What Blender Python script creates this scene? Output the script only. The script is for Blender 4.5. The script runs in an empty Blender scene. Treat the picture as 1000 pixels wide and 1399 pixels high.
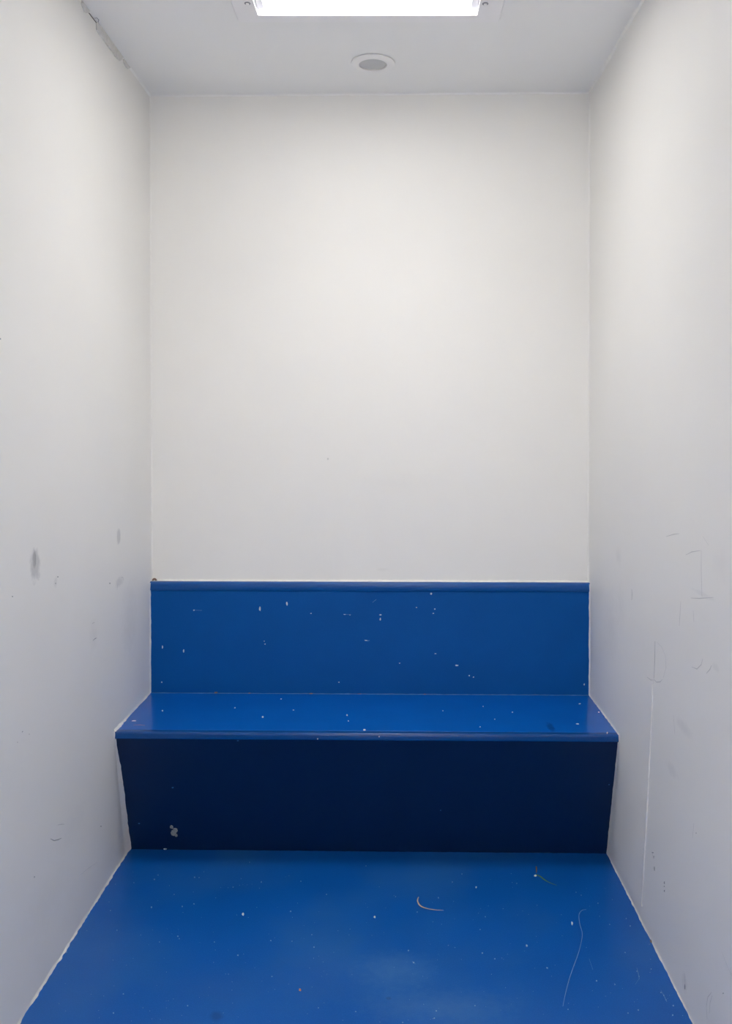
import bpy, bmesh, math, random
from mathutils import Vector, noise
random.seed(7)
C = bpy.context.scene.collection
sc = bpy.context.scene

# ------------------------------------------------------------------ camera
H = 1.316                      # eye height
F = 1200.0                     # focal length in pixels of the 1000x1399 frame
VX, VY = 537.0, 590.0          # where the lens axis meets the picture (shift lens)
cam_d = bpy.data.cameras.new('camera')
cam = bpy.data.objects.new('camera', cam_d)
C.objects.link(cam)
cam.location = (0, 0, H)
cam.rotation_euler = (math.radians(90), 0, 0)
cam_d.sensor_fit = 'VERTICAL'
cam_d.sensor_height = 24.0
cam_d.sensor_width = 24.0
cam_d.lens = 24.0 * F / 1399.0
cam_d.shift_x = -(VX - 500.0) / 1399.0
cam_d.shift_y = -(699.5 - VY) / 1399.0
cam_d.clip_start = 0.02
sc.camera = cam

# ------------------------------------------------------------------ world, exposure, lamp power
LAMP = 11.0                     # emission of the ceiling lamp's diffuser
TUBES = 1.1                   # watts of each of its tubes, thrown downwards
CORRIDOR_FILL = 168.0                # emission of the added fill lamp in the made-up corridor behind the camera
SPREAD = 110                   # degrees
w = bpy.data.worlds.new('world'); sc.world = w; w.use_nodes = True
w.node_tree.nodes['Background'].inputs[0].default_value = (0.5, 0.5, 0.5, 1)
w.node_tree.nodes['Background'].inputs[1].default_value = 0.0
sc.view_settings.view_transform = 'Standard'
sc.view_settings.look = 'None'
sc.view_settings.gamma = 1.0
sc.view_settings.use_curve_mapping = False
sc.view_settings.exposure = 0.0

# ------------------------------------------------------------------ dimensions
CE = H + 1.164                 # ceiling height
YF = -0.55                     # wall behind the camera
def xl(z): return -0.833 - 0.009 * z / CE
def xr(z): return 0.668 + 0.007 * z / CE
def skew(x): return -0.028 * (x + 0.0825) / 1.5      # the back end is not quite square
YB = 3.026                     # back wall (centre)
SEAT = 0.419; NOSE = 2.612; BACKF = 3.004; TOP = 0.801; RISE = 2.757

def sl(v):
    v /= 255.0
    return v / 12.92 if v <= 0.04045 else ((v + 0.055) / 1.055) ** 2.4
def rgb(r, g, b): return (sl(r), sl(g), sl(b), 1)

# planes: point, normal (towards the room)
def plane(p, q, r):
    p, q, r = Vector(p), Vector(q), Vector(r)
    n = (q - p).cross(r - p).normalized()
    if n.dot(Vector((0, 1.5, 1.2)) - p) < 0: n = -n
    return p, n
PL = {
 'floor': plane((0,0,0), (1,0,0), (0,1,0)),
 'ceiling': plane((0,0,CE), (1,0,CE), (0,1,CE)),
 'left': plane((xl(0),0,0), (xl(0),1,0), (xl(CE),0,CE)),
 'right': plane((xr(0),0,0), (xr(0),1,0), (xr(CE),0,CE)),
 'back': plane((0,YB+skew(0),0), (1,YB+skew(1),0), (0,YB+skew(0),1)),
 'backrest': plane((0,BACKF+skew(0),0), (1,BACKF+skew(1),0), (0,BACKF+skew(0),1)),
 'seat': plane((0,0,SEAT), (1,0,SEAT), (0,1,SEAT)),
 'front': plane((0,NOSE+.007+skew(0),SEAT-.02), (1,NOSE+.007+skew(1),SEAT-.02), (0,RISE+skew(0),0)),
 'nose': plane((0,NOSE+skew(0),0), (1,NOSE+skew(1),0), (0,NOSE+skew(0),1)),
}
def at(px, py, pl, e=0.0):
    """the point of a surface that the photograph shows at px, py"""
    d = Vector(((px - VX) / F, 1, -(py - VY) / F)); o = Vector((0, 0, H))
    p, n = PL[pl]
    t = (p + n * e - o).dot(n) / d.dot(n)
    return o + d * t

# ------------------------------------------------------------------ helpers
ORG = {}
def link(name, verts, faces, mat, parent=None, smooth=False):
    o0 = Vector((0, 0, 0))
    if parent is not None: o0 = ORG.get(parent.name, o0)
    me = bpy.data.meshes.new(name)
    me.from_pydata([tuple(Vector(v) - o0) for v in verts], [], faces)
    bm = bmesh.new(); bm.from_mesh(me); bmesh.ops.recalc_face_normals(bm, faces=bm.faces); bm.to_mesh(me); bm.free()
    o = bpy.data.objects.new(name, me); C.objects.link(o)
    me.materials.append(mat)
    if smooth:
        for p in me.polygons: p.use_smooth = True
        try: me.set_sharp_from_angle(angle=math.radians(40))
        except Exception: pass
    if parent is not None: o.parent = parent; ORG[o.name] = o0
    return o
def thing(name, label, cat, loc, group=None):
    o = bpy.data.objects.new(name, None); C.objects.link(o)
    o.location = loc; o['label'] = label; o['category'] = cat
    if group: o['group'] = group
    o.empty_display_size = 0.05
    ORG[o.name] = Vector(loc); return o
def struct(o, label=None, cat=None):
    o['kind'] = 'structure'
    if label: o['label'] = label
    if cat: o['category'] = cat
    return o

def hexa(p):   # 8 points: bottom 4, top 4
    return list(p), [(0,1,2,3), (4,7,6,5), (0,4,5,1), (1,5,6,2), (2,6,7,3), (3,7,4,0)]

def extrude_x(prof, x0=None, x1=None, n=1, inset=0.0):
    """profile of (y,z) points run from side wall to side wall"""
    V, Fc = [], []; m = len(prof)
    for i in range(n + 1):
        t = i / n
        for (y, z) in prof:
            a = xl(z) + inset if x0 is None else x0
            b = xr(z) - inset if x1 is None else x1
            x = a + (b - a) * t
            V.append((x, y + skew(x), z))
    for i in range(n):
        for j in range(m):
            k = (j + 1) % m
            Fc.append((i*m+j, i*m+k, (i+1)*m+k, (i+1)*m+j))
    Fc.append(tuple(range(m))); Fc.append(tuple(n*m + j for j in range(m)))
    return V, Fc

def fillet(pts, a, b, ra, rb, rough=0.35, step=0.006, seed=0, bulge=0.35):
    """ragged bead of filler in the corner between two surfaces; pts = corner line,
    a, b = directions away from the corner on the two surfaces, ra, rb = widths (numbers or functions of t)"""
    fa = ra if callable(ra) else (lambda t: ra)
    fb = rb if callable(rb) else (lambda t: rb)
    p0, p1 = Vector(pts[0]), Vector(pts[1]); L = (p1 - p0).length
    n = max(2, int(L / step)); a = Vector(a).normalized(); b = Vector(b).normalized()
    V, Fc = [], []; m = 5
    for i in range(n + 1):
        t = i / n; c = p0.lerp(p1, t); s = t * L
        na = 1 + rough * (noise.noise((s*55, seed, 0)) * 1.3 + noise.noise((s*14, seed+9, 3)) * 1.4)
        nb = 1 + rough * (noise.noise((s*55, seed+31, 0)) * 1.3 + noise.noise((s*14, seed+47, 3)) * 1.4)
        A = a * max(0.0006, fa(t) * na); B = b * max(0.0006, fb(t) * nb)
        V.append(tuple(c))
        V.append(tuple(c + A)); V.append(tuple(c + A*0.72 + B*0.72*bulge))
        V.append(tuple(c + A*0.72*bulge + B*0.72)); V.append(tuple(c + B))
    for i in range(n):
        for j in range(m):
            k = (j + 1) % m
            Fc.append((i*m+j, i*m+k, (i+1)*m+k, (i+1)*m+j))
    Fc.append(tuple(range(m))); Fc.append(tuple(n*m + j for j in range(m)))
    return V, Fc

def ribbon(pl, pts, wpx, e=0.0004, acc=None):
    """thin line of a scratch lying on a surface, pts in photograph pixels"""
    V, Fc = acc if acc else ([], [])
    P = [at(x, y, pl) for x, y in pts]; n = PL[pl][1]; base = len(V)
    for i, p in enumerate(P):
        d = (P[min(i+1, len(P)-1)] - P[max(i-1, 0)]).normalized(); s = d.cross(n).normalized()
        dist = p.y; hw = 0.5 * wpx * dist / F * (0.45 if i in (0, len(P)-1) else 1)
        V += [tuple(p - s*hw), tuple(p + n*e - s*hw*.5), tuple(p + n*e + s*hw*.5), tuple(p + s*hw)]
    for i in range(len(P)-1):
        q = base + i*4
        for j in range(3): Fc.append((q+j, q+j+1, q+5+j, q+4+j))
    Fc.append((base, base+3, base+2, base+1)); q = base + (len(P)-1)*4; Fc.append((q, q+1, q+2, q+3))
    return V, Fc
def flake(pl, px, py, w, h, e=0.0005, acc=None, n=7, rnd=random):
    """small chip or crumb: an irregular low lump on a surface, w x h photograph pixels"""
    V, Fc = acc if acc else ([], []); base = len(V)
    ph = rnd.random() * 6.28; nn = PL[pl][1]
    ring = []
    for i in range(n):
        a = ph + i * 2 * math.pi / n; r = 0.5 * (0.75 + 0.5 * rnd.random())
        ring.append((px + math.cos(a) * w * r, py + math.sin(a) * h * r))
    for (x, y) in ring: V.append(tuple(at(x, y, pl)))
    for (x, y) in ring: V.append(tuple(at(px + (x-px)*.6, py + (y-py)*.6, pl) + nn * e))
    for i in range(n):
        k = (i+1) % n; Fc.append((base+i, base+k, base+n+k, base+n+i))
    Fc.append(tuple(base+n+i for i in range(n))); Fc.append(tuple(base+i for i in reversed(range(n))))
    return V, Fc

# ------------------------------------------------------------------ materials
def mat(name, col, rough=0.5, var=0.0, vscale=3.0, speck=0.0, sscale=400.0, bump=0.0, bscale=80.0,
        stains_and_sheen=(), rvar=0.0, spec=0.5, bdist=0.002, stretch=None, cloud=None, metallic=0.0):
    m = bpy.data.materials.new(name); m.use_nodes = True
    nt = m.node_tree; N = nt.nodes; L = nt.links; b = N['Principled BSDF']
    b.inputs['Roughness'].default_value = rough
    b.inputs['Specular IOR Level'].default_value = spec
    b.inputs['Metallic'].default_value = metallic
    tc = N.new('ShaderNodeTexCoord')
    geo = N.new('ShaderNodeNewGeometry')
    pos = geo.outputs['Position']
    def nz(scale, detail=3, vec=pos):
        n = N.new('ShaderNodeTexNoise'); n.inputs['Scale'].default_value = scale; n.inputs['Detail'].default_value = detail
        L.new(vec, n.inputs['Vector']); return n.outputs['Fac']
    def mth(op, x, y=None, clamp=False):
        n = N.new('ShaderNodeMath'); n.operation = op; n.use_clamp = clamp
        for i, v in enumerate((x, y)):
            if v is None: continue
            if isinstance(v, (int, float)): n.inputs[i].default_value = v
            else: L.new(v, n.inputs[i])
        return n.outputs[0]
    def mix(fac, A, B):
        n = N.new('ShaderNodeMix'); n.data_type = 'RGBA'
        for s, v in ((0, fac), (6, A), (7, B)):
            if isinstance(v, (int, float, tuple)): n.inputs[s].default_value = v
            else: L.new(v, n.inputs[s])
        return n.outputs[2]
    c = col
    if var:
        f = mth('MULTIPLY', mth('SUBTRACT', nz(vscale, 4), 0.35), 2.5, True)
        dk = tuple(x * (1 - var) for x in col[:3]) + (1,)
        c = mix(f, dk, col)
    if cloud:
        ccol, cs, amt = cloud
        f = mth('MULTIPLY', mth('MULTIPLY', mth('SUBTRACT', nz(cs, 5), 0.45), 4.0, True), amt)
        c = mix(f, c, ccol)
    if speck:
        f = mth('MULTIPLY', mth('MULTIPLY', mth('SUBTRACT', nz(sscale, 2), 0.5), 3.0, True), speck)
        c = mix(f, c, tuple(min(1, x * 1.5 + 0.05) for x in col[:3]) + (1,))
    wob = None
    for (cen, rad, scol, amt, soft) in stains_and_sheen:
        if scol == GREY: amt *= 0.75
        # ellipsoid with a noisy rim round a point of the surface
        if wob is None:
            wob = nz(45, 5)
        s = N.new('ShaderNodeVectorMath'); s.operation = 'SUBTRACT'; L.new(pos, s.inputs[0]); s.inputs[1].default_value = cen
        d = N.new('ShaderNodeVectorMath'); d.operation = 'DIVIDE'; L.new(s.outputs[0], d.inputs[0]); d.inputs[1].default_value = rad
        l = N.new('ShaderNodeVectorMath'); l.operation = 'LENGTH'; L.new(d.outputs[0], l.inputs[0])
        r = mth('ADD', l.outputs['Value'], mth('MULTIPLY', mth('SUBTRACT', wob, 0.5), 1.1))
        f = mth('MULTIPLY', mth('SUBTRACT', 1.0, r), 1.0 / soft, True)
        f = mth('MULTIPLY', f, amt)
        c = mix(f, c, scol)
    if isinstance(c, tuple): b.inputs['Base Color'].default_value = c
    else: L.new(c, b.inputs['Base Color'])
    if rvar:
        f = nz(5.0, 4)
        L.new(mth('ADD', rough - rvar / 2, mth('MULTIPLY', f, rvar)), b.inputs['Roughness'])
    if bump:
        vec = pos
        if stretch:
            mp = N.new('ShaderNodeMapping'); mp.inputs['Scale'].default_value = stretch; L.new(pos, mp.inputs['Vector']); vec = mp.outputs[0]
        bp = N.new('ShaderNodeBump'); bp.inputs['Strength'].default_value = bump; bp.inputs['Distance'].default_value = bdist
        L.new(nz(bscale, 4, vec), bp.inputs['Height']); L.new(bp.outputs[0], b.inputs['Normal'])
    return m

WHITE = rgb(249, 247, 242)
GREY = (.42, .415, .415, 1)
def stain_or_sheen(pl, px, py, wpx, hpx, amt, soft=0.5, col=GREY):
    c = at(px, py, pl); k = c.y / F
    p, n = PL[pl]
    ax = at(px + wpx/2, py, pl) - c; az = hpx / 2 * k
    L_ = ax.length
    if pl in ('left', 'right'): rad = (0.05, L_, az)
    elif pl == 'floor': rad = (wpx/2*k, (at(px, py - hpx/2, pl) - c).length, 0.05)
    else: rad = (L_, 0.05, az)
    return (tuple(c), rad, col, amt, soft)

m_left = mat('painted wall left', WHITE, 0.55, var=0.035, vscale=1.6, bump=0.16, bscale=60, bdist=0.0012, stretch=(1,1,.45),
    stains_and_sheen=[stain_or_sheen('left', 48, 772, 15, 50, .62, .35), stain_or_sheen('left', 47, 764, 5, 26, .45, .4, rgb(110,110,112)), stain_or_sheen('left', 162, 733, 6, 22, .55, .35),
            stain_or_sheen('left', 163, 795, 12, 16, .35, .5), stain_or_sheen('left', 177, 850, 22, 120, .16, .9), stain_or_sheen('left', 128, 868, 14, 50, .12, .9),
            stain_or_sheen('left', 76, 795, 6, 16, .25, .6), stain_or_sheen('left', 60, 1240, 60, 90, .08, .9), stain_or_sheen('left', 98, 1130, 40, 60, .07, .9)])
m_right = mat('painted wall right', WHITE, 0.55, var=0.035, vscale=1.6, bump=0.16, bscale=60, bdist=0.0012, stretch=(1,1,.45),
    stains_and_sheen=[stain_or_sheen('right', 835, 850, 22, 110, .14, .9), stain_or_sheen('right', 848, 830, 14, 80, .10, .9), stain_or_sheen('right', 934, 994, 26, 22, .18, .7),
            stain_or_sheen('right', 918, 1052, 18, 20, .16, .7), stain_or_sheen('right', 960, 812, 40, 8, .14, .6), stain_or_sheen('right', 978, 912, 10, 14, .14, .6),
            stain_or_sheen('right', 935, 1342, 8, 30, .22, .7), stain_or_sheen('right', 985, 770, 30, 60, .07, .9), stain_or_sheen('right', 845, 760, 10, 30, .14, .8)])
m_back = mat('painted wall back', WHITE, 0.55, var=0.03, vscale=1.5, bump=0.14, bscale=60, bdist=0.0012, stretch=(1,1,.45),
    stains_and_sheen=[stain_or_sheen('back', 545, 660, 160, 30, .04, .9), stain_or_sheen('back', 523, 778, 20, 6, .12, .7), stain_or_sheen('back', 448, 627, 3, 4, .4, .5)])
m_ceil = mat('painted ceiling', rgb(252, 251, 247), 0.6, var=0.02, vscale=2.0, bump=0.12, bscale=50, bdist=0.0012)
m_fill = mat('white filler', rgb(250, 248, 242), 0.45, var=0.06, vscale=60, bump=0.3, bscale=220, bdist=0.001)
m_fill_old = mat('yellowed filler', rgb(236, 234, 228), 0.6, var=0.15, vscale=80, bump=0.3, bscale=220, bdist=0.001)
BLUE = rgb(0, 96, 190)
m_bench = mat('blue gloss paint', BLUE, 0.24, var=0.08, vscale=9, speck=0.2, sscale=520, bump=0.10, bscale=420, bdist=0.0006, rvar=0.06,
    stains_and_sheen=[stain_or_sheen('seat', 752, 993, 12, 5, .5, .5, rgb(0,30,80))])
m_nose = mat('blue gloss paint nosing', rgb(0, 70, 140), 0.2, spec=.4, var=0.08, vscale=9, speck=0.15, sscale=520, bump=0.08, bscale=420, bdist=0.0006)
m_rail = mat('blue gloss paint rail', rgb(0, 82, 156), 0.3, var=0.08, vscale=9, speck=0.15, sscale=520, spec=.4)
m_back_p = mat('blue paint backrest', rgb(0, 84, 160), 0.5, var=0.08, vscale=9, speck=0.10, sscale=520, bump=0.10, bscale=420, bdist=0.0006, rvar=0.06, spec=.12)
m_front = mat('dark blue satin paint with shade', rgb(1, 36, 78), 0.45, spec=.25, var=0.08, vscale=9, speck=0.10, sscale=520, bump=0.10, bscale=420, bdist=0.0006)  # darkened blue: part of the front's shade is put into this colour
m_floor = mat('blue floor coating', rgb(0, 94, 184), 0.38, spec=.36, var=0.08, vscale=5, speck=0.28, sscale=330, bump=0.16, bscale=300, bdist=0.0008, rvar=0.10,
    cloud=(rgb(80, 135, 180), 3.0, 0.2),
    stains_and_sheen=[stain_or_sheen('floor', 296, 1388, 22, 16, .5, .6, rgb(0,60,120)), stain_or_sheen('floor', 531, 1364, 9, 5, .4, .5, rgb(20,50,110)),
            stain_or_sheen('floor', 538, 1325, 130, 60, .18, .9, rgb(110,160,200)), stain_or_sheen('floor', 600, 1375, 240, 60, .20, .95, rgb(110,160,200)),  # from here on: pale sheen and haze of reflected light painted into the floor
            stain_or_sheen('floor', 440, 1330, 150, 80, .12, .95, rgb(90,120,172)), stain_or_sheen('floor', 150, 1290, 110, 110, .14, .95, rgb(80,110,165)),
            stain_or_sheen('floor', 300, 1345, 200, 60, .10, .95, rgb(80,110,165))])
m_cfloor = mat('light grey fill corridor floor', rgb(190, 190, 188), 0.5)
m_seam = mat('pale worn blue edge', rgb(60, 118, 180), 0.5, var=0.3, vscale=70)
m_chipw = mat('bare primer white', rgb(215, 222, 228), 0.6, var=0.2, vscale=200)
m_chipb = mat('bare brown board', rgb(150, 120, 105), 0.7, var=0.4, vscale=120)
m_chipg = mat('bare grey board', rgb(170, 172, 165), 0.7, var=0.35, vscale=260)
m_dark = mat('dark gap', rgb(40, 38, 36), 0.8)
m_scuff = mat('grey scuff', rgb(160, 160, 160), 0.7)
m_scuffl = mat('light grey scuff', rgb(214, 212, 210), 0.7)
m_scratchb = mat('pale scratch in blue', rgb(110, 150, 195), 0.6)

# ------------------------------------------------------------------ the room shell
T = 0.08
YE = YB + 0.08
def wall_side(name, fx, sgn, m):
    v, f = hexa([(fx(0), YF, 0), (fx(0)+sgn*T, YF, 0), (fx(0)+sgn*T, YE, 0), (fx(0), YE, 0),
                 (fx(CE), YF, CE), (fx(CE)+sgn*T, YF, CE), (fx(CE)+sgn*T, YE, CE), (fx(CE), YE, CE)])
    return struct(link(name, v, f, m))
wall_left = wall_side('wall_left', xl, -1, m_left)
wall_right = wall_side('wall_right', xr, 1, m_right)
def yb(x): return YB + skew(x)
a0, a1, b0, b1 = xl(0), xl(CE), xr(0), xr(CE)
v, f = hexa([(a0, yb(a0), 0), (b0, yb(b0), 0), (b0, yb(b0)+T, 0), (a0, yb(a0)+T, 0),
             (a1, yb(a1), CE), (b1, yb(b1), CE), (b1, yb(b1)+T, CE), (a1, yb(a1)+T, CE)])
wall_back = struct(link('wall_back', v, f, m_back))
# front wall behind the camera; doorway and corridor added to let in fill light
DX0, DX1, DZ = -.60, .44, 2.10
def box(x0, x1, y0, y1, z0, z1): return hexa([(x0,y0,z0),(x1,y0,z0),(x1,y1,z0),(x0,y1,z0),(x0,y0,z1),(x1,y0,z1),(x1,y1,z1),(x0,y1,z1)])
CX0, CX1, CY0 = -1.7, 1.55, -2.05
V, Fc = [], []
for bx in ((CX0, DX0, YF-T, YF, 0, CE), (DX1, CX1, YF-T, YF, 0, CE), (DX0, DX1, YF-T, YF, DZ, CE)):
    v, f = box(*bx); k = len(V); V += v; Fc += [tuple(i+k for i in q) for q in f]
struct(link('wall_front', V, Fc, m_ceil))
struct(link('wall_fill_corridor', *box(CX0, CX1, CY0-T, CY0, 0, CE), m_ceil))
struct(link('wall_fill_corridor_left', *box(CX0-T, CX0, CY0-T, YF, 0, CE), m_ceil))
struct(link('wall_fill_corridor_right', *box(CX1, CX1+T, CY0-T, YF, 0, CE), m_ceil))
struct(link('floor_fill_corridor', *box(CX0-T, CX1+T, CY0-T, YF-T, -T, 0), m_cfloor))
floor = struct(link('floor', *box(a0-T, b0+T, YF-T, YE+T, -T, 0), m_floor))

# ceiling with the hole cut for the lamp housing
ZC = CE
LX0, LX1 = -0.376, 0.234       # lamp opening
LY0, LY1 = 2.115, 2.443
def cut_slab(name, x0, x1, y0, y1, hx0, hx1, hy0, hy1, z0, z1, m, parent=None):
    O = [(x0,y0), (x1,y0), (x1,y1), (x0,y1)]; I = [(hx0,hy0), (hx1,hy0), (hx1,hy1), (hx0,hy1)]
    V = [(x,y,z) for z in (z0, z1) for (x,y) in O + I]; Fc = []
    for k in (0, 8):
        for i in range(4):
            j = (i+1) % 4; Fc.append((k+i, k+j, k+4+j, k+4+i))
    for i in range(4):
        j = (i+1) % 4
        Fc.append((i, j, 8+j, 8+i)); Fc.append((4+i, 4+j, 12+j, 12+i))
    return link(name, V, Fc, m, parent)
ceiling = struct(cut_slab('ceiling', a1-T, b1+T, YF-T, YE+T, LX0-.012, LX1+.012, LY0-.012, LY1+.012, ZC, ZC+0.10, m_ceil))
struct(link('ceiling_fill_corridor', *box(CX0-T, CX1+T, CY0-T, YF-T, CE, CE+.1), m_ceil))

# ------------------------------------------------------------------ bench
cx = -0.0825
bench = thing('wall_bench', 'blue painted built-in bench with sloping front spanning the white cell wall to wall', 'bench', (cx, 2.8, 0))
def arc(cy, cz, r, a0_, a1_, n=8):
    return [(cy + r*math.cos(math.radians(a0_ + (a1_-a0_)*i/n)), cz + r*math.sin(math.radians(a0_ + (a1_-a0_)*i/n))) for i in range(n+1)]
G = 0.0004
# backrest panel and the rounded rail along its top
prof = [(BACKF, SEAT+.0005), (BACKF, TOP-.0315), (BACKF+.0012, TOP-.0302), (YB-.0005, TOP-.0302), (YB-.0005, SEAT+.0005)]
v, f = extrude_x(prof, inset=G); backrest = link('backrest', v, f, m_back_p, bench)
yf = BACKF - .0025; r = .009
prof = [(yf, TOP-.028)] + [(yf+.0012, TOP-.0298)] + [(YB-.0005, TOP-.0298)] + [(YB-.0005, TOP)] + arc(yf+r, TOP-r, r, 90, 180)
v, f = extrude_x(prof, inset=G, n=24); rail = link('backrest_rail', v, f, m_rail, bench, smooth=True)
# seat: board and rounded nosing
r = .0070; NJ = NOSE + .022
prof = [(NJ+.0006, SEAT-.0006), (NJ+.0012, SEAT), (BACKF+.015, SEAT), (BACKF+.015, SEAT-.022), (NJ+.0006, SEAT-.022)]
v, f = extrude_x(prof, inset=G, n=12); seat = link('seat', v, f, m_bench, bench)
prof = [(NJ, SEAT-.022), (NJ, SEAT-.0003)] + arc(NOSE+r, SEAT-r, r, 90, 180, 9) + arc(NOSE+.004, SEAT-.018, .004, 180, 270, 4)
v, f = extrude_x(prof, inset=G, n=60); nosing = link('seat_nosing', v, f, m_nose, bench, smooth=True)
# sloping front
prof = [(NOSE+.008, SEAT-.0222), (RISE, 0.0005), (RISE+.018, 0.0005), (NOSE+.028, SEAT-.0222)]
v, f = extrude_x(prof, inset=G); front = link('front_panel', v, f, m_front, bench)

# worn pale joint between backrest and seat, and along the foot of the front
def X(y, z, side): 
    x = xl(z) if side < 0 else xr(z)
    return Vector((x, y + skew(x), z))
v, f = fillet((X(BACKF, SEAT, -1), X(BACKF, SEAT, 1)), (0,-1,0), (0,0,1), .0030, .0016, .5, .006, 3)
link('seat_joint', v, f, m_seam, bench)
acc = ([], [])
for (x, y, w_, h_) in [(425,949,7,1.8), (476,949.6,5,2), (492,950,11,2.2), (527,950.3,9,2.6), (580,950,6,2), (341,948.6,5,1.6), (295,947.6,5,2.6), (344,950,4,1.5)]:
    flake('backrest', x, y - 1.3, w_, h_, .0022, acc)
o = link('worn_edge', acc[0], acc[1], m_chipb, bench); o['kind'] = 'stuff'; o['label'] = 'bare brown spots along the joint behind the seat'
acc = ([], [])
for (x0_, x1_) in [(432, 470), (497, 520), (534, 550)]:
    ribbon('backrest', [(x0_, 948.7), ((x0_+x1_)/2, 949.3), (x1_, 949.4)], 1.3, .003, acc)
o = link('joint_gap', acc[0], acc[1], m_dark, bench); o['kind'] = 'stuff'; o['label'] = 'dark open slits in the joint behind the seat'

# white chips and scratches in the blue paint
acc = ([], [])
for (x, y, w_, h_) in [(355,832,2.4,6), (392,825,2.6,5), (519.5,846,1.8,5), (520,840,3,1.6), (251,889,1.8,5), (265,833.5,2,1.8), (624,909,4,2), (221,932,2,2),
                       (641,923,2.5,2), (647,925,1.6,1.6), (594,832,2,2), (362,880,1.5,1.5), (361,876,1.2,1.2), (569,830,1.6,1.4), (463,932,1.8,1.8), (478,840,1.4,1.2), (471,839.5,3,1),
                       (589,811,2.5,3), (546,906,1.6,1.2), (592,838,2,1.4), (798,935,2,2.5), (425,838,2,1.2), (500,875,4,1.3), (853,920,1,1), (222,884,1.5,5), (595,893,3,1)]:
    flake('backrest', x, y, w_, h_, .0004, acc)
o = link('paint_chips', acc[0], acc[1], m_chipw, backrest); o['kind'] = 'stuff'; o['label'] = 'small white chips scattered over the backrest'
acc = ([], [])
ribbon('backrest', [(498,874), (502,875.5), (505,875)], .9, .0003, acc)
ribbon('backrest', [(509,823), (514,819)], .8, .0003, acc)
ribbon('backrest', [(480,840), (469,839)], .7, .0003, acc)
ribbon('backrest', [(266,833.6), (276,834)], .6, .0003, acc)
o = link('scratch', acc[0], acc[1], m_scratchb, backrest); o['kind'] = 'stuff'; o['label'] = 'faint pale scratches on the backrest'
acc = ([], [])
for (x, y, w_, h_) in [(359,979.5,2.5,2.5), (474,977,1.8,2.2), (476,985,1.6,1.6), (498,997,4,2), (222,971,2,2), (182,970.5,4,1.8), (183,984.7,6,1.8), (321,967,2,1.6), (401,970,1.8,1.4),
                       (384,955,2,1.2), (700,973,1.6,1.4), (660,965,1.4,1.4), (656,993,2,1.2), (792,961.5,3,1.5), (789,989,4,1.6), (676,982.5,1.6,1.2), (818,973,2.4,1.6), (605,971,1.4,1.2)]:
    flake('seat', x, y, w_, h_, .0004, acc)
o = link('paint_chips', acc[0], acc[1], m_chipw, seat); o['kind'] = 'stuff'; o['label'] = 'tiny white chips scattered over the seat'
acc = ([], [])
ribbon('seat', [(182,990.6), (190,990.2), (198,991)], 1.0, .0003, acc)
o = link('scratch', acc[0], acc[1], m_chipb, seat); o['label'] = 'short pinkish scratch at the left end of the seat'
acc = ([], [])
for (x, y, w_, h_) in [(829.5,1001,1.8,3), (434,1009.5,2,2), (518,1006.5,1.6,1.6)]: flake('nose', x, y, w_, h_, .0006, acc)
o = link('paint_chips', acc[0], acc[1], m_chipw, nosing); o['kind'] = 'stuff'
acc = ([], [])
flake('front', 234.5, 1130, 5, 5, .0012, acc); flake('front', 239.5, 1134, 6, 7, .0016, acc); flake('front', 237, 1138, 7, 8, .0012, acc); flake('front', 240.5, 1141.5, 4, 5, .001, acc)
o = link('paint_chip', acc[0], acc[1], m_chipg, front); o['label'] = 'large bare grey chip low on the left of the front panel'
acc = ([], [])
for (x, y, w_, h_) in [(190,1125,3,1.5), (602,1107,2,1.4), (170.5,1093,1.6,2.4), (171,1097,1.4,2), (236,1076,3,2), (832,1072,2,1.4), (325,1012,3,1.4)]: flake('front', x, y, w_, h_, .0004, acc)
o = link('paint_chips', acc[0], acc[1], m_seam, front); o['kind'] = 'stuff'
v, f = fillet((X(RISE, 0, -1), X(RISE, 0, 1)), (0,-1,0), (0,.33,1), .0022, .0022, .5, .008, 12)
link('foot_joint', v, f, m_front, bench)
acc = flake('front', 225.5, 1160, 5, 2, .003); o = link('paint_chip', acc[0], acc[1], m_chipw, front)
# grey lump of filler on the left end of the rail
lx = at(211, 792, 'back', .012); V, Fc = [], []
for i in range(14):
    a = math.pi * i / 13
    for j in range(6):
        b = 2*math.pi*j/6; rr = .0052 + .0036*math.cos(b)
        V.append((lx.x - rr*math.cos(a), lx.y + .0036*math.sin(b), TOP + .003 + rr*math.sin(a) - .0005))
for i in range(13):
    for j in range(6): Fc.append((i*6+j, i*6+(j+1)%6, (i+1)*6+(j+1)%6, (i+1)*6+j))
o = link('filler_lump', V, Fc, m_chipb, bench, smooth=True); o['label'] = 'small brownish loop of filler on the left end of the rail'

# ------------------------------------------------------------------ filler beads of the room (trim)
tn = [0]
def trim(v, f, m=m_fill):
    tn[0] += 1
    return struct(link('trim_%d' % tn[0], v, f, m, smooth=False))
LX, RX = (1,0,0), (-1,0,0); UP = (0,0,1); DN = (0,0,-1)
slope = Vector((0, RISE-NOSE-.008, -(SEAT-.022))).normalized()       # down the front panel
outf = Vector((0, -slope.z*-1, 0))
# floor edges
yl, yr = RISE + skew(-.83), RISE + skew(.67)
trim(*fillet(((xl(0), 0.6, 0), (xl(0), yl, 0)), LX, UP, lambda t: .0032, .005, .8, .006, 1))
trim(*fillet(((xr(0), 0.6, 0), (xr(0), yr, 0)), RX, UP, lambda t: .0022, .005, .6, .007, 2))
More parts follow.
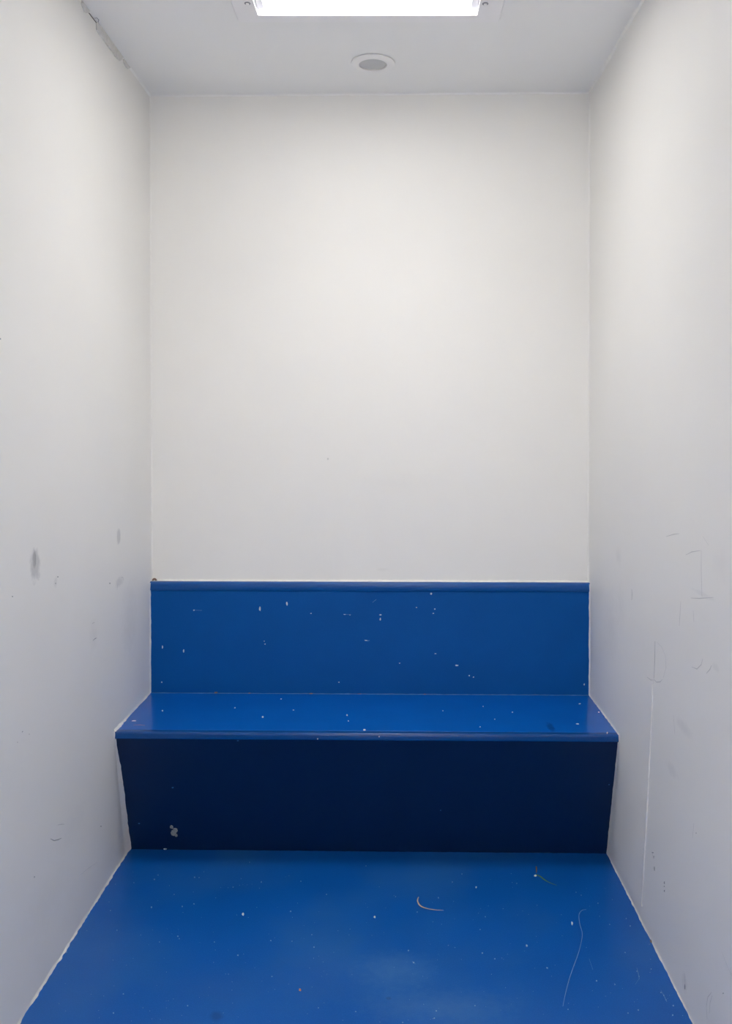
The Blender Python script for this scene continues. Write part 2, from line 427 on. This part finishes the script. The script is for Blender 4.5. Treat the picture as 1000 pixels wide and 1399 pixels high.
# sides of the sloping front: wedge widening to the floor on the left
fl = Vector((0, -1, 0))
trim(*fillet((X(NOSE+.008, SEAT-.022, -1), X(RISE, 0, -1)), LX, (0,-1,0), lambda t: .004+.005*math.sin(min(1,t*1.05)*math.pi)**2*.6+.003*t, lambda t: .006+.034*t, .22, .006, 4))
trim(*fillet((X(NOSE+.008, SEAT-.022, 1), X(RISE, 0, 1)), RX, (0,-1,0), lambda t: .0022, lambda t: .004+.026*t, .3, .006, 5))
# round the nosing and along the seat
trim(*fillet((X(NOSE+.002, SEAT, -1), X(BACKF, SEAT, -1)), LX, UP, lambda t: .0028+.005*max(0,1-abs(t-.10)/.2), .006, .5, .006, 6))
trim(*fillet((X(NOSE+.002, SEAT, 1), X(BACKF, SEAT, 1)), RX, UP, .0028, .006, .35, .006, 7))
trim(*fillet((X(NOSE, SEAT-.024, -1), X(NOSE, SEAT, -1)), LX, (0,-1,0), .0035, .006, .6, .003, 8), m_fill)
trim(*fillet((X(NOSE, SEAT-.024, 1), X(NOSE, SEAT, 1)), RX, (0,-1,0), .0015, .005, .6, .003, 9), m_fill)
# sides of the backrest
trim(*fillet((X(BACKF, SEAT, -1), X(BACKF, TOP-.004, -1)), LX, (0,-1,0), .0035, .009, .3, .006, 10))
trim(*fillet((X(BACKF, SEAT, 1), X(BACKF, TOP-.004, 1)), RX, (0,-1,0), .0035, .009, .25, .006, 11))
# along the top of the rail
trim(*fillet((X(YB, TOP, -1), X(YB, TOP, 1)), (0,-1,0), UP, .006, .005, .3, .008, 13))
# room corners
trim(*fillet((X(YB, TOP+.002, -1), X(YB, CE, -1)), LX, (0,-1,0), .004, .004, .35, .012, 14, ), m_left)
trim(*fillet((X(YB, TOP+.002, 1), X(YB, CE, 1)), RX, (0,-1,0), .005, .005, .3, .012, 15), m_right)
trim(*fillet((X(YB, CE, -1), X(YB, CE, 1)), (0,-1,0), DN, .005, .005, .3, .012, 16), m_ceil)
trim(*fillet(((xr(CE), 1.2, CE), X(YB, CE, 1)), RX, DN, .007, .006, .3, .010, 17), m_fill)
trim(*fillet(((xl(CE), 2.55, CE), X(YB, CE, -1)), LX, DN, .005, .005, .3, .012, 18), m_ceil)
# ragged patch of loose filler under the ceiling on the left wall
def slab_patch(pts_top, pts_bot, pl, th):
    n = PL[pl][1]; V = []; Fc = []
    for (a, b) in zip(pts_top, pts_bot):
        A, B = at(a[0], a[1], pl), at(b[0], b[1], pl)
        V += [tuple(A), tuple(A+n*th), tuple(B+n*th), tuple(B)]
    m = len(pts_top)
    for i in range(m-1):
        for j in range(4):
            k = (j+1) % 4; Fc.append((i*4+j, i*4+k, (i+1)*4+k, (i+1)*4+j))
    Fc.append((0,1,2,3)); Fc.append((m*4-4, m*4-3, m*4-2, m*4-1))
    return V, Fc
def ceil_line(t):  # photograph points along the wall/ceiling edge, t = px y
    return (204.0 - (129.0 - t) * 0.727, t)
def patch(ys, drop, th):
    top = [ceil_line(y) for y in ys]; bot = [(ceil_line(y)[0] - .3*d - .6, y + d) for y, d in zip(ys, drop)]
    return slab_patch(top, bot, 'left', th)
trim(*patch([2, 6, 10, 13, 15], [3, 5, 7, 5, 1], .004), m_fill_old)
trim(*patch([30, 33, 38, 44, 50, 57, 63, 68, 72, 76, 78], [2, 8, 9, 8.5, 9, 9, 8, 9, 8.5, 7, 1], .005), m_fill_old)
trim(*patch([80, 83, 87, 90, 92], [1, 4, 5, 4, 1], .004), m_fill_old)
acc = ([], [])
ribbon('left', [(121, 17.5), (126, 24), (132, 32)], 1.3, .0015, acc)
o = link('crack', acc[0], acc[1], m_dark, wall_left); o['label'] = 'dark hairline crack under the ceiling edge'
acc = ([], [])
ribbon('ceiling', [(129, 25), (132, 24), (135, 27), (134, 31), (131.5, 31.5)], .9, .001, acc)
ribbon('ceiling', [(145, 48), (150, 55), (153, 62)], .8, .001, acc)
ribbon('ceiling', [(158, 70), (161, 71), (163, 75)], .8, .001, acc)
o = link('blister', acc[0], acc[1], m_scuff, ceiling); o['kind'] = 'stuff'

# ------------------------------------------------------------------ marks on the walls
def marks(pl, parent, name, lines, m, label=None):
    acc = ([], [])
    for pts, w_ in lines: ribbon(pl, pts, w_, .0003, acc)
    o = link(name, acc[0], acc[1], m, parent)
    o['kind'] = 'stuff'
    if label: o['label'] = label
def dots(pl, parent, name, lst, m):
    acc = ([], [])
    for (x, y, w_, h_) in lst: flake(pl, x, y, w_, h_, .0004, acc)
    o = link(name, acc[0], acc[1], m, parent); o['kind'] = 'stuff'
marks('left', wall_left, 'scuff', [([(69,1146), (74,1148.5), (80,1147), (84,1145)], 1.1), ([(30,1001), (30.5,999.5), (31.5,999)], 1.2),
      ([(127,875), (130,872.5), (132,871.5)], 1.1), ([(126,852), (129,850)], .9)], m_scuff, 'short grey scuffs low on the left wall')
marks('left', wall_left, 'scuff', [([(79,1127), (84,1126), (88,1126)], .9), ([(47,752), (46,768), (48,778)], 1.0), ([(42,777), (45,778), (49,776)], 1.0),
      ([(161,797), (160,806)], 1.0), ([(165,789), (168,789), (169,793)], 1.0), ([(110,1195), (122,1185), (132,1178)], .7)], m_scuffl)
dots('left', wall_left, 'speck', [(79,788,1.8,2), (76,797,1.4,1.6), (17,815,1.6,1.6), (47,1198,1.2,2.5), (150,797,1.4,2), (138,1129,1.2,2), (0.8,463,1.5,3), (40,1003,1,1), (24,1014,1,1)], m_scuff)
marks('right', wall_right, 'scuff', [([(895,876), (894.5,900), (893.5,927)], 1.2), ([(863,805), (863.5,812), (863,820)], 1.1)], m_scuff, 'thin dark vertical scratches on the right wall')
marks('right', wall_right, 'scuff', [([(884,925), (889,929), (893,929)], 1.3), ([(893,928), (897,932), (902,931.5), (905,928)], 1.3), ([(897,877), (904,884), (909,896), (910,912), (906,926)], .5),
      ([(892.5,930), (892,950)], .8),
      ([(937,758), (945,754), (957,752)], 1.2), ([(958,752), (958,780), (959,815)], 1.0), ([(944,817), (955,817.5), (975,816)], 1.3), ([(930,822), (929,840), (928,855)], 1.2), ([(947,834), (948,850)], 1.0),
      ([(910,733), (920,730), (928,729)], 1.2), ([(945,911), (952,914), (958,908), (960,900)], 1.3), ([(965,920), (970,914), (972,909)], 1.5),
      ([(960,732), (968,745)], .7), ([(920,977), (922,1003)], .7), ([(935,1330), (936,1345), (937,1352)], 1.2), ([(966,1392), (965,1375), (967,1362), (972,1356)], 1.0),
      ([(969,1385), (970,1370), (973,1360)], .8), ([(986,1300), (993,1318), (1000,1334)], .9), ([(948,1125), (946,1145)], .9), ([(895,1170), (892,1170), (891,1166)], .8)], m_scuffl)
dots('right', wall_right, 'speck', [(893,1171,1,5), (894,1187,1.2,7), (907.5,1206,1.4,4), (907.3,1211,1.2,2), (907.5,1217,1.4,3), (891.5,1165,3,1.4), (935.5,1348,1.4,8), (951,1138,1,1.5), (988,1357,1.5,2)], m_scuff)
dots('back', wall_back, 'speck', [(448,627,1.4,1.4), (575,793,4,1)], m_scuffl)
# upright filled joint in the right wall
acc = ([], [])
ribbon('right', [(892.3,935), (890.5,985), (889.3,1010), (887,1060), (884.5,1110), (881,1170), (877.5,1238)], 1.8, .003, acc)
o = link('wall_joint', acc[0], acc[1], m_fill, wall_right); o['label'] = 'thin upright filled joint'

# ------------------------------------------------------------------ ceiling lamp
m_frame = mat('white lamp frame', rgb(252, 250, 248), 0.4, bump=.05, bscale=100)
m_refl = mat('white lamp housing', rgb(240, 240, 245), 0.35)
m_screw = mat('steel screw', rgb(150, 150, 155), 0.35, metallic=0.8)
m_lit = bpy.data.materials.new('lit diffuser'); m_lit.use_nodes = True
nt = m_lit.node_tree; nt.nodes.clear(); e = nt.nodes.new('ShaderNodeEmission'); oo = nt.nodes.new('ShaderNodeOutputMaterial')
e.inputs[0].default_value = (1.0, 0.98, 0.955, 1); e.inputs[1].default_value = LAMP; nt.links.new(e.outputs[0], oo.inputs[0])
FX0, FX1, FY0, FY1 = -0.438, 0.300, 2.070, 2.486
lamp = thing('ceiling_lamp', 'lit rectangular white ceiling lamp with a screwed flat frame', 'lamp', ((FX0+FX1)/2, (FY0+FY1)/2, CE))
ft = .006
# flat frame with rounded outer corners and a bevelled rim
def rrect(x0, x1, y0, y1, r, n=6):
    P = []
    for (cx_, cy_, a) in ((x1-r, y1-r, 0), (x0+r, y1-r, 90), (x0+r, y0+r, 180), (x1-r, y0+r, 270)):
        for i in range(n+1):
            t = math.radians(a + 90*i/n); P.append((cx_ + r*math.cos(t), cy_ + r*math.sin(t)))
    return P
no = 28
rings = [(rrect(FX0+.004, FX1-.004, FY0+.004, FY1-.004, .012), CE-.0002), (rrect(FX0+.004, FX1-.004, FY0+.004, FY1-.004, .012), CE-.0025), (rrect(FX0, FX1, FY0, FY1, .014), CE-.0028), (rrect(FX0+.0025, FX1-.0025, FY0+.0025, FY1-.0025, .012), CE-ft),
         (rrect(LX0+.0, LX1-.0, LY0, LY1, .0025), CE-ft), (rrect(LX0+.0, LX1-.0, LY0, LY1, .0025), CE-.0002)]
V = [(x, y, z) for P, z in rings for (x, y) in P]; Fc = []
for k in range(6):
    for i in range(no):
        j = (i+1) % no; a = k*no; b = ((k+1) % 6)*no
        Fc.append((a+i, a+j, b+j, b+i))
link('frame', V, Fc, m_frame, lamp)
# housing box above the ceiling: open below, thin sides
hz = CE + .060
V = [(x,y,z) for z in (CE-.0005, hz) for (x,y) in ((LX0-.001,LY0-.001), (LX1+.001,LY0-.001), (LX1+.001,LY1+.001), (LX0-.001,LY1+.001))]
V += [(x,y,z) for z in (CE-.0005, hz+.004) for (x,y) in ((LX0-.006,LY0-.006), (LX1+.006,LY0-.006), (LX1+.006,LY1+.006), (LX0-.006,LY1+.006))]
Fc = [(0,1,5,4), (1,2,6,5), (2,3,7,6), (3,0,4,7), (4,5,6,7), (8,9,13,12), (9,10,14,13), (10,11,15,14), (11,8,12,15), (12,13,14,15), (0,1,9,8), (1,2,10,9), (2,3,11,10), (3,0,8,11)]
link('housing', V, Fc, m_refl, lamp)
# diffuser tray, recessed
dz = CE + .012; i_ = .020
v, f = hexa([(LX0+i_, LY0+.003, dz), (LX1-i_, LY0+.003, dz), (LX1-i_, LY1-.003, dz), (LX0+i_, LY1-.003, dz),
             (LX0+i_, LY0+.003, dz+.03), (LX1-i_, LY0+.003, dz+.03), (LX1-i_, LY1-.003, dz+.03), (LX0+i_, LY1-.003, dz+.03)])
link('diffuser', v, f, m_lit, lamp)
for yy in (LY0+.085, LY0+.245):                      # the tubes behind the prismatic diffuser throw most light downwards
    ld = bpy.data.lights.new('lamp_tube', 'AREA'); ld.shape = 'RECTANGLE'; ld.size = LX1-LX0-2*i_-.02; ld.size_y = .12
    ld.energy = TUBES; ld.spread = math.radians(SPREAD); ld.color = (1.0, 0.98, 0.955)
    lo = bpy.data.objects.new('lamp_tube', ld); C.objects.link(lo); lo.parent = lamp
    lo.location = ((LX0+LX1)/2 - ORG[lamp.name].x, yy - ORG[lamp.name].y, dz - .003 - CE)
for s, x in ((1, LX0+.0005), (-1, LX1-.0005)):     # end brackets of the tray with a rib
    xs = sorted((x, x + s*(i_-.0015)))
    v, f = hexa([(xs[0], LY0+.002, CE+.009), (xs[1], LY0+.002, CE+.009), (xs[1], LY1-.006, CE+.009), (xs[0], LY1-.006, CE+.009),
                 (xs[0], LY0+.002, CE+.045), (xs[1], LY0+.002, CE+.045), (xs[1], LY1-.006, CE+.045), (xs[0], LY1-.006, CE+.045)])
    link('end_bracket', v, f, m_refl, lamp)
m_lit2 = m_lit.copy(); m_lit2.name = 'fill lamp diffuser'
m_lit2.node_tree.nodes['Emission'].inputs[0].default_value = (1.0, 0.945, 0.88, 1)
m_lit2.node_tree.nodes['Emission'].inputs[1].default_value = CORRIDOR_FILL
clamp = thing('corridor_fill_lamp', 'added unseen fill lamp on the ceiling of the made-up corridor behind the camera', 'lamp', (cx, -.95, CE))  # added out of view to brighten the lower walls
link('frame', *box(cx-.62, cx+.62, -1.07, -.83, CE-.012, CE-.0005), m_frame, clamp)
link('diffuser', *box(cx-.58, cx+.58, -1.04, -.86, CE-.022, CE-.0125), m_lit2, clamp)
def cyl(cx_, cy_, zs, n=16):
    V, Fc = [], []
    for (r_, z) in zs:
        for i in range(n): V.append((cx_ + r_*math.cos(2*math.pi*i/n), cy_ + r_*math.sin(2*math.pi*i/n), z))
    for k in range(len(zs)-1):
        for i in range(n):
            j = (i+1) % n; Fc.append((k*n+i, k*n+j, (k+1)*n+j, (k+1)*n+i))
    Fc.append(tuple(range(n))); Fc.append(tuple((len(zs)-1)*n+i for i in range(n)))
    return V, Fc
for (sx, sy) in ((at(338, 1.5, 'ceiling').x, at(338, 1.5, 'ceiling').y), (at(663, 2, 'ceiling').x, at(663, 2, 'ceiling').y),
                 (at(338, 1.5, 'ceiling').x, FY0+.12), (at(663, 2, 'ceiling').x, FY0+.12)):
    v, f = cyl(sx, sy, [(.0085, CE-ft), (.0085, CE-ft-.0008), (.0072, CE-ft-.0012)])
    wsh = link('screw', v, f, m_screw, lamp)
    v, f = cyl(sx, sy, [(.0046, CE-ft-.0012), (.0046, CE-ft-.003), (.0032, CE-ft-.0036)], 6)
    link('screw_head', v, f, m_frame, wsh)

# ------------------------------------------------------------------ round ceiling vent / loudspeaker
m_ring = mat('white plastic ring', rgb(252, 250, 246), 0.4)
m_grille = mat('grey metal grille', rgb(212, 212, 210), 0.45)
g0 = at(509.5, 85.5, 'ceiling')
spk = thing('ceiling_speaker', 'small round white ceiling loudspeaker with grey perforated grille, behind the lamp', 'speaker', (g0.x, g0.y, CE))
RO, RI = .0690, .0440
prof = [(RO-.0035, CE-.0002), (RO-.0035, CE-.0018), (RO, CE-.0020), (RO-.0008, CE-.0040), (RO-.004, CE-.0046), (RO-.013, CE-.0050), (RO-.0155, CE-.0068), (RI+.003, CE-.0085), (RI, CE-.0080), (RI, CE-.0002)]
n = 64; V, Fc = [], []
for (r_, z) in prof:
    for i in range(n): V.append((g0.x + r_*math.cos(2*math.pi*i/n), g0.y + r_*math.sin(2*math.pi*i/n), z))
m_ = len(prof)
for k in range(m_):
    for i in range(n):
        j = (i+1) % n; k2 = (k+1) % m_; Fc.append((k*n+i, k*n+j, k2*n+j, k2*n+i))
link('ring', V, Fc, m_ring, spk, smooth=True)
# perforated plate: hexagonal cells, each with a hexagonal hole
V, Fc = [], []; pitch = .0046; hr = .0012; R6 = pitch / math.sqrt(3)
for jj in range(-11, 12):
    for ii in range(-11, 12):
        x = (ii + (jj % 2) * .5) * pitch; y = jj * pitch * math.sqrt(3) / 2
        if math.hypot(x, y) > RI - .0012: continue
        base = len(V)
        for rr in (R6, hr):
            for k in range(6):
                a = math.radians(60*k + 30); px_, py_ = x + rr*math.cos(a), y + rr*math.sin(a)
                q = math.hypot(px_, py_)
                if q > RI: px_, py_ = px_*RI/q, py_*RI/q
                dome = .0030 * (1 - (min(q, RI)/RI)**2)
                V.append((g0.x + px_, g0.y + py_, CE - .0045 - dome))
        for k in range(6): Fc.append((base+k, base+(k+1)%6, base+6+(k+1)%6, base+6+k))
gr = link('grille', V, Fc, m_grille, spk)
sol = gr.modifiers.new('thickness', 'SOLIDIFY'); sol.thickness = .0006
v, f = cyl(g0.x, g0.y, [(RI-.0005, CE-.0006), (RI-.0005, CE-.0016)], 32)
link('backing', v, f, m_dark, spk)

# ------------------------------------------------------------------ litter on the floor
def strand(pts, wpx, mat_, name, label, cat, lift=.0012, flat=.45, sides=5, taper=True):
    P = [at(x, y, 'floor') for x, y in pts]
    # smooth through the points
    Q = []
    for i in range(len(P)-1):
        p0 = P[max(i-1,0)]; p1 = P[i]; p2 = P[i+1]; p3 = P[min(i+2, len(P)-1)]
        for k in range(6):
            t = k/6; t2 = t*t; t3 = t2*t
            Q.append(0.5*((2*p1) + (-p0+p2)*t + (2*p0-5*p1+4*p2-p3)*t2 + (-p0+3*p1-3*p2+p3)*t3))
    Q.append(P[-1]); V, Fc = [], []; m = len(Q)
    org = Q[0].copy()
    for i, p in enumerate(Q):
        d = (Q[min(i+1, m-1)] - Q[max(i-1, 0)]).normalized(); s = d.cross(Vector((0,0,1))).normalized()
        t = i/(m-1); hw = .5 * wpx * p.y / F
        if taper: hw *= (.35 + .65*math.sin(math.pi*min(1, t*1.6+.15)*.5)) * (1 - .75*max(0, t-.35)/.65)
        z = hw*flat + .0003 + lift*.3*(0.5+.5*math.sin(i*.7))
        for j in range(sides):
            a = 2*math.pi*j/sides
            V.append(tuple(Vector((p.x, p.y, z)) + s*hw*math.cos(a) + Vector((0,0,1))*hw*flat*math.sin(a)))
    for i in range(m-1):
        for j in range(sides):
            k = (j+1) % sides; Fc.append((i*sides+j, i*sides+k, (i+1)*sides+k, (i+1)*sides+j))
    Fc.append(tuple(range(sides))); Fc.append(tuple((m-1)*sides+j for j in range(sides)))
    me_v = [tuple(Vector(v) - Vector((org.x, org.y, 0))) for v in V]
    o = link(name, me_v, Fc, mat_, None, smooth=True); o.location = (org.x, org.y, 0)
    o['label'] = label; o['category'] = cat
    return o
m_straw = mat('dry straw', rgb(215, 190, 175), 0.6, var=.25, vscale=120)
m_green = mat('green grass', rgb(105, 150, 80), 0.5, var=.35, vscale=90)
m_brown = mat('brown grass', rgb(140, 105, 80), 0.6)
m_hair = mat('pale thread', rgb(150, 175, 205), 0.6)
strand([(572,1226), (570.5,1231), (574,1238), (584,1242), (595,1243.5), (606,1244)], 2.3, m_straw, 'grass_blade', 'curled dry straw coloured grass blade lying on the blue floor in the centre', 'grass blade')
strand([(732,1195), (738,1198), (748,1205), (761,1210)], 2.1, m_green, 'grass_blade', 'short green grass blade on the floor near the right end of the bench front', 'grass blade')
strand([(732.5,1184), (733,1188), (732.5,1193)], 2.4, m_brown, 'leaf_scrap', 'tiny brown leaf scrap above the green grass blade', 'leaf scrap')
strand([(801,1243), (795,1244), (791,1250), (792,1262), (795.5,1276), (793,1292), (789,1306), (783,1322), (777,1340), (772,1360), (769,1375)], .5, m_hair, 'thread',
       'long thin pale curved thread on the floor beside the right wall', 'thread', taper=False, lift=.0004)
def crumb(px, py, w_, h_, m, label, name='crumb', cat='crumb', ht=.0022, group=None):
    V, Fc = flake('floor', px, py, w_, h_, ht)
    c = at(px, py, 'floor')
    o = link(name, [tuple(Vector(v)-c) for v in V], Fc, m); o.location = c
    o['label'] = label; o['category'] = cat
    if group: o['group'] = group
    return o
m_crumb = mat('white crumb', rgb(235, 235, 235), 0.7)
m_crumbo = mat('orange crumb', rgb(225, 150, 120), 0.7)
crumb(410, 1352.5, 4, 3.6, m_crumbo, 'tiny pinkish orange crumb on the floor, low centre left')
crumb(332, 1249, 3.2, 4, m_crumb, 'white crumb on the floor, larger one left of centre')
crumb(512, 1253, 2.8, 2.8, m_crumb, 'white crumb on the floor, left of the curled straw blade')
crumb(781.5, 1261.5, 3.2, 5, m_crumb, 'pale chip on the floor, just left of the thread', 'chip', 'chip')
crumb(731.5, 1196.5, 4, 1.8, m_crumb, 'tiny white crumb touching the left tip of the green grass blade')
crumb(719.5, 1292, 3.4, 2.2, m_hair, 'pale blue grey crumb on the floor, left of the thread')
crumb(650.5, 1212.5, 2.2, 2.6, m_crumb, 'white crumb on the floor, between straw blade and green blade')
crumb(890, 1285, 4, 6, m_chipb, 'brownish crumb against the foot of the right wall')
acc = ([], [])
pts = [(207,1239.5,2.4), (265,1235,2), (211,1201.5,2), (266,1198.5,2), (272,1199,1.4), (216,1195.5,1.4), (238,1222,1.5), (293,1287,1.8), (325,1305,2), (397,1245,2), (446,1222,1.8),
       (357,1205,2), (318.5,1212,1.6), (411,1204,1.4), (370,1285,2.2), (371.5,1334,1.8), (426,1277,1.6), (429,1294,1.8), (399,1286,1.3), (168.5,1358,2), (155,1384,2.2), (256.5,1374,2),
       (558,1298.5,2.2), (565,1315,2.4), (486,1382,2), (596,1381,2.4), (593.5,1391,2), (550,1397,2), (649,1374,1.8), (540.5,1225,1.4), (599,1226.5,2), (570,1246,1.4), (663,1252.5,1.6), (656,1270,1.6),
       (659,1302,1.8), (676,1310,1.8), (748,1322.5,1.8), (243,1279,2), (245,1282.5,1.4), (218,1287,1.4), (160,1271,1.5), (151,1244,1.3), (249,1238.5,2), (91,1301,1.8), (435,1377,1.6), (183,1206,1.2),
       (861,1265,1.8), (817,1234,1.4), (855.5,1255,1.4), (833,1263,1.3), (854,1301.5,1.6), (889.5,1324,1.5), (815,1340,2), (840,1345,1.8), (920,1374,2.2), (919,1387,2.2), (858,1384,2),
       (872,1380,2.2), (747,1322,1.6), (776,1379,1.4), (903,1356,2), (907,1360,1.6), (910,1366,1.6), (870,1327,1.4), (873,1334,1.4), (618,1205,1.4), (631,1194,1.4), (706,1207,1.4), (500,1183,1.3), (341,1178,1.3), (787,1219,1.3), (794,1223,1.3)]
rs = random.Random(3)
for (x, y, s_) in pts: flake('floor', x, y, s_, s_, .0008, acc, n=5, rnd=rs)
for k in range(200):
    y = 1190 + 209 * rs.random()**.9; x = rs.uniform(180 - (y-1160)*.6, 829 + (y-1166)*.48); s_ = rs.uniform(.5, .95)
    flake('floor', x, y, s_*1.1, s_, .0004, acc, n=5, rnd=rs)
o = link('dust_specks', acc[0], acc[1], m_hair); o['kind'] = 'stuff'; o['label'] = 'fine pale dust specks strewn over the blue floor'; o['category'] = 'dust'
acc = ([], [])
ribbon('floor', [(870,1322), (872,1330), (873.5,1338)], .9, .0003, acc); ribbon('floor', [(903,1353), (908,1362), (911,1369)], .9, .0003, acc)
ribbon('floor', [(805,1310), (810,1325)], .7, .0003, acc); ribbon('floor', [(563,1313), (567.5,1317)], 1.2, .0003, acc); ribbon('floor', [(868,1345), (873,1337)], .7, .0003, acc)
o = link('scratch', acc[0], acc[1], m_scratchb, floor); o['kind'] = 'stuff'
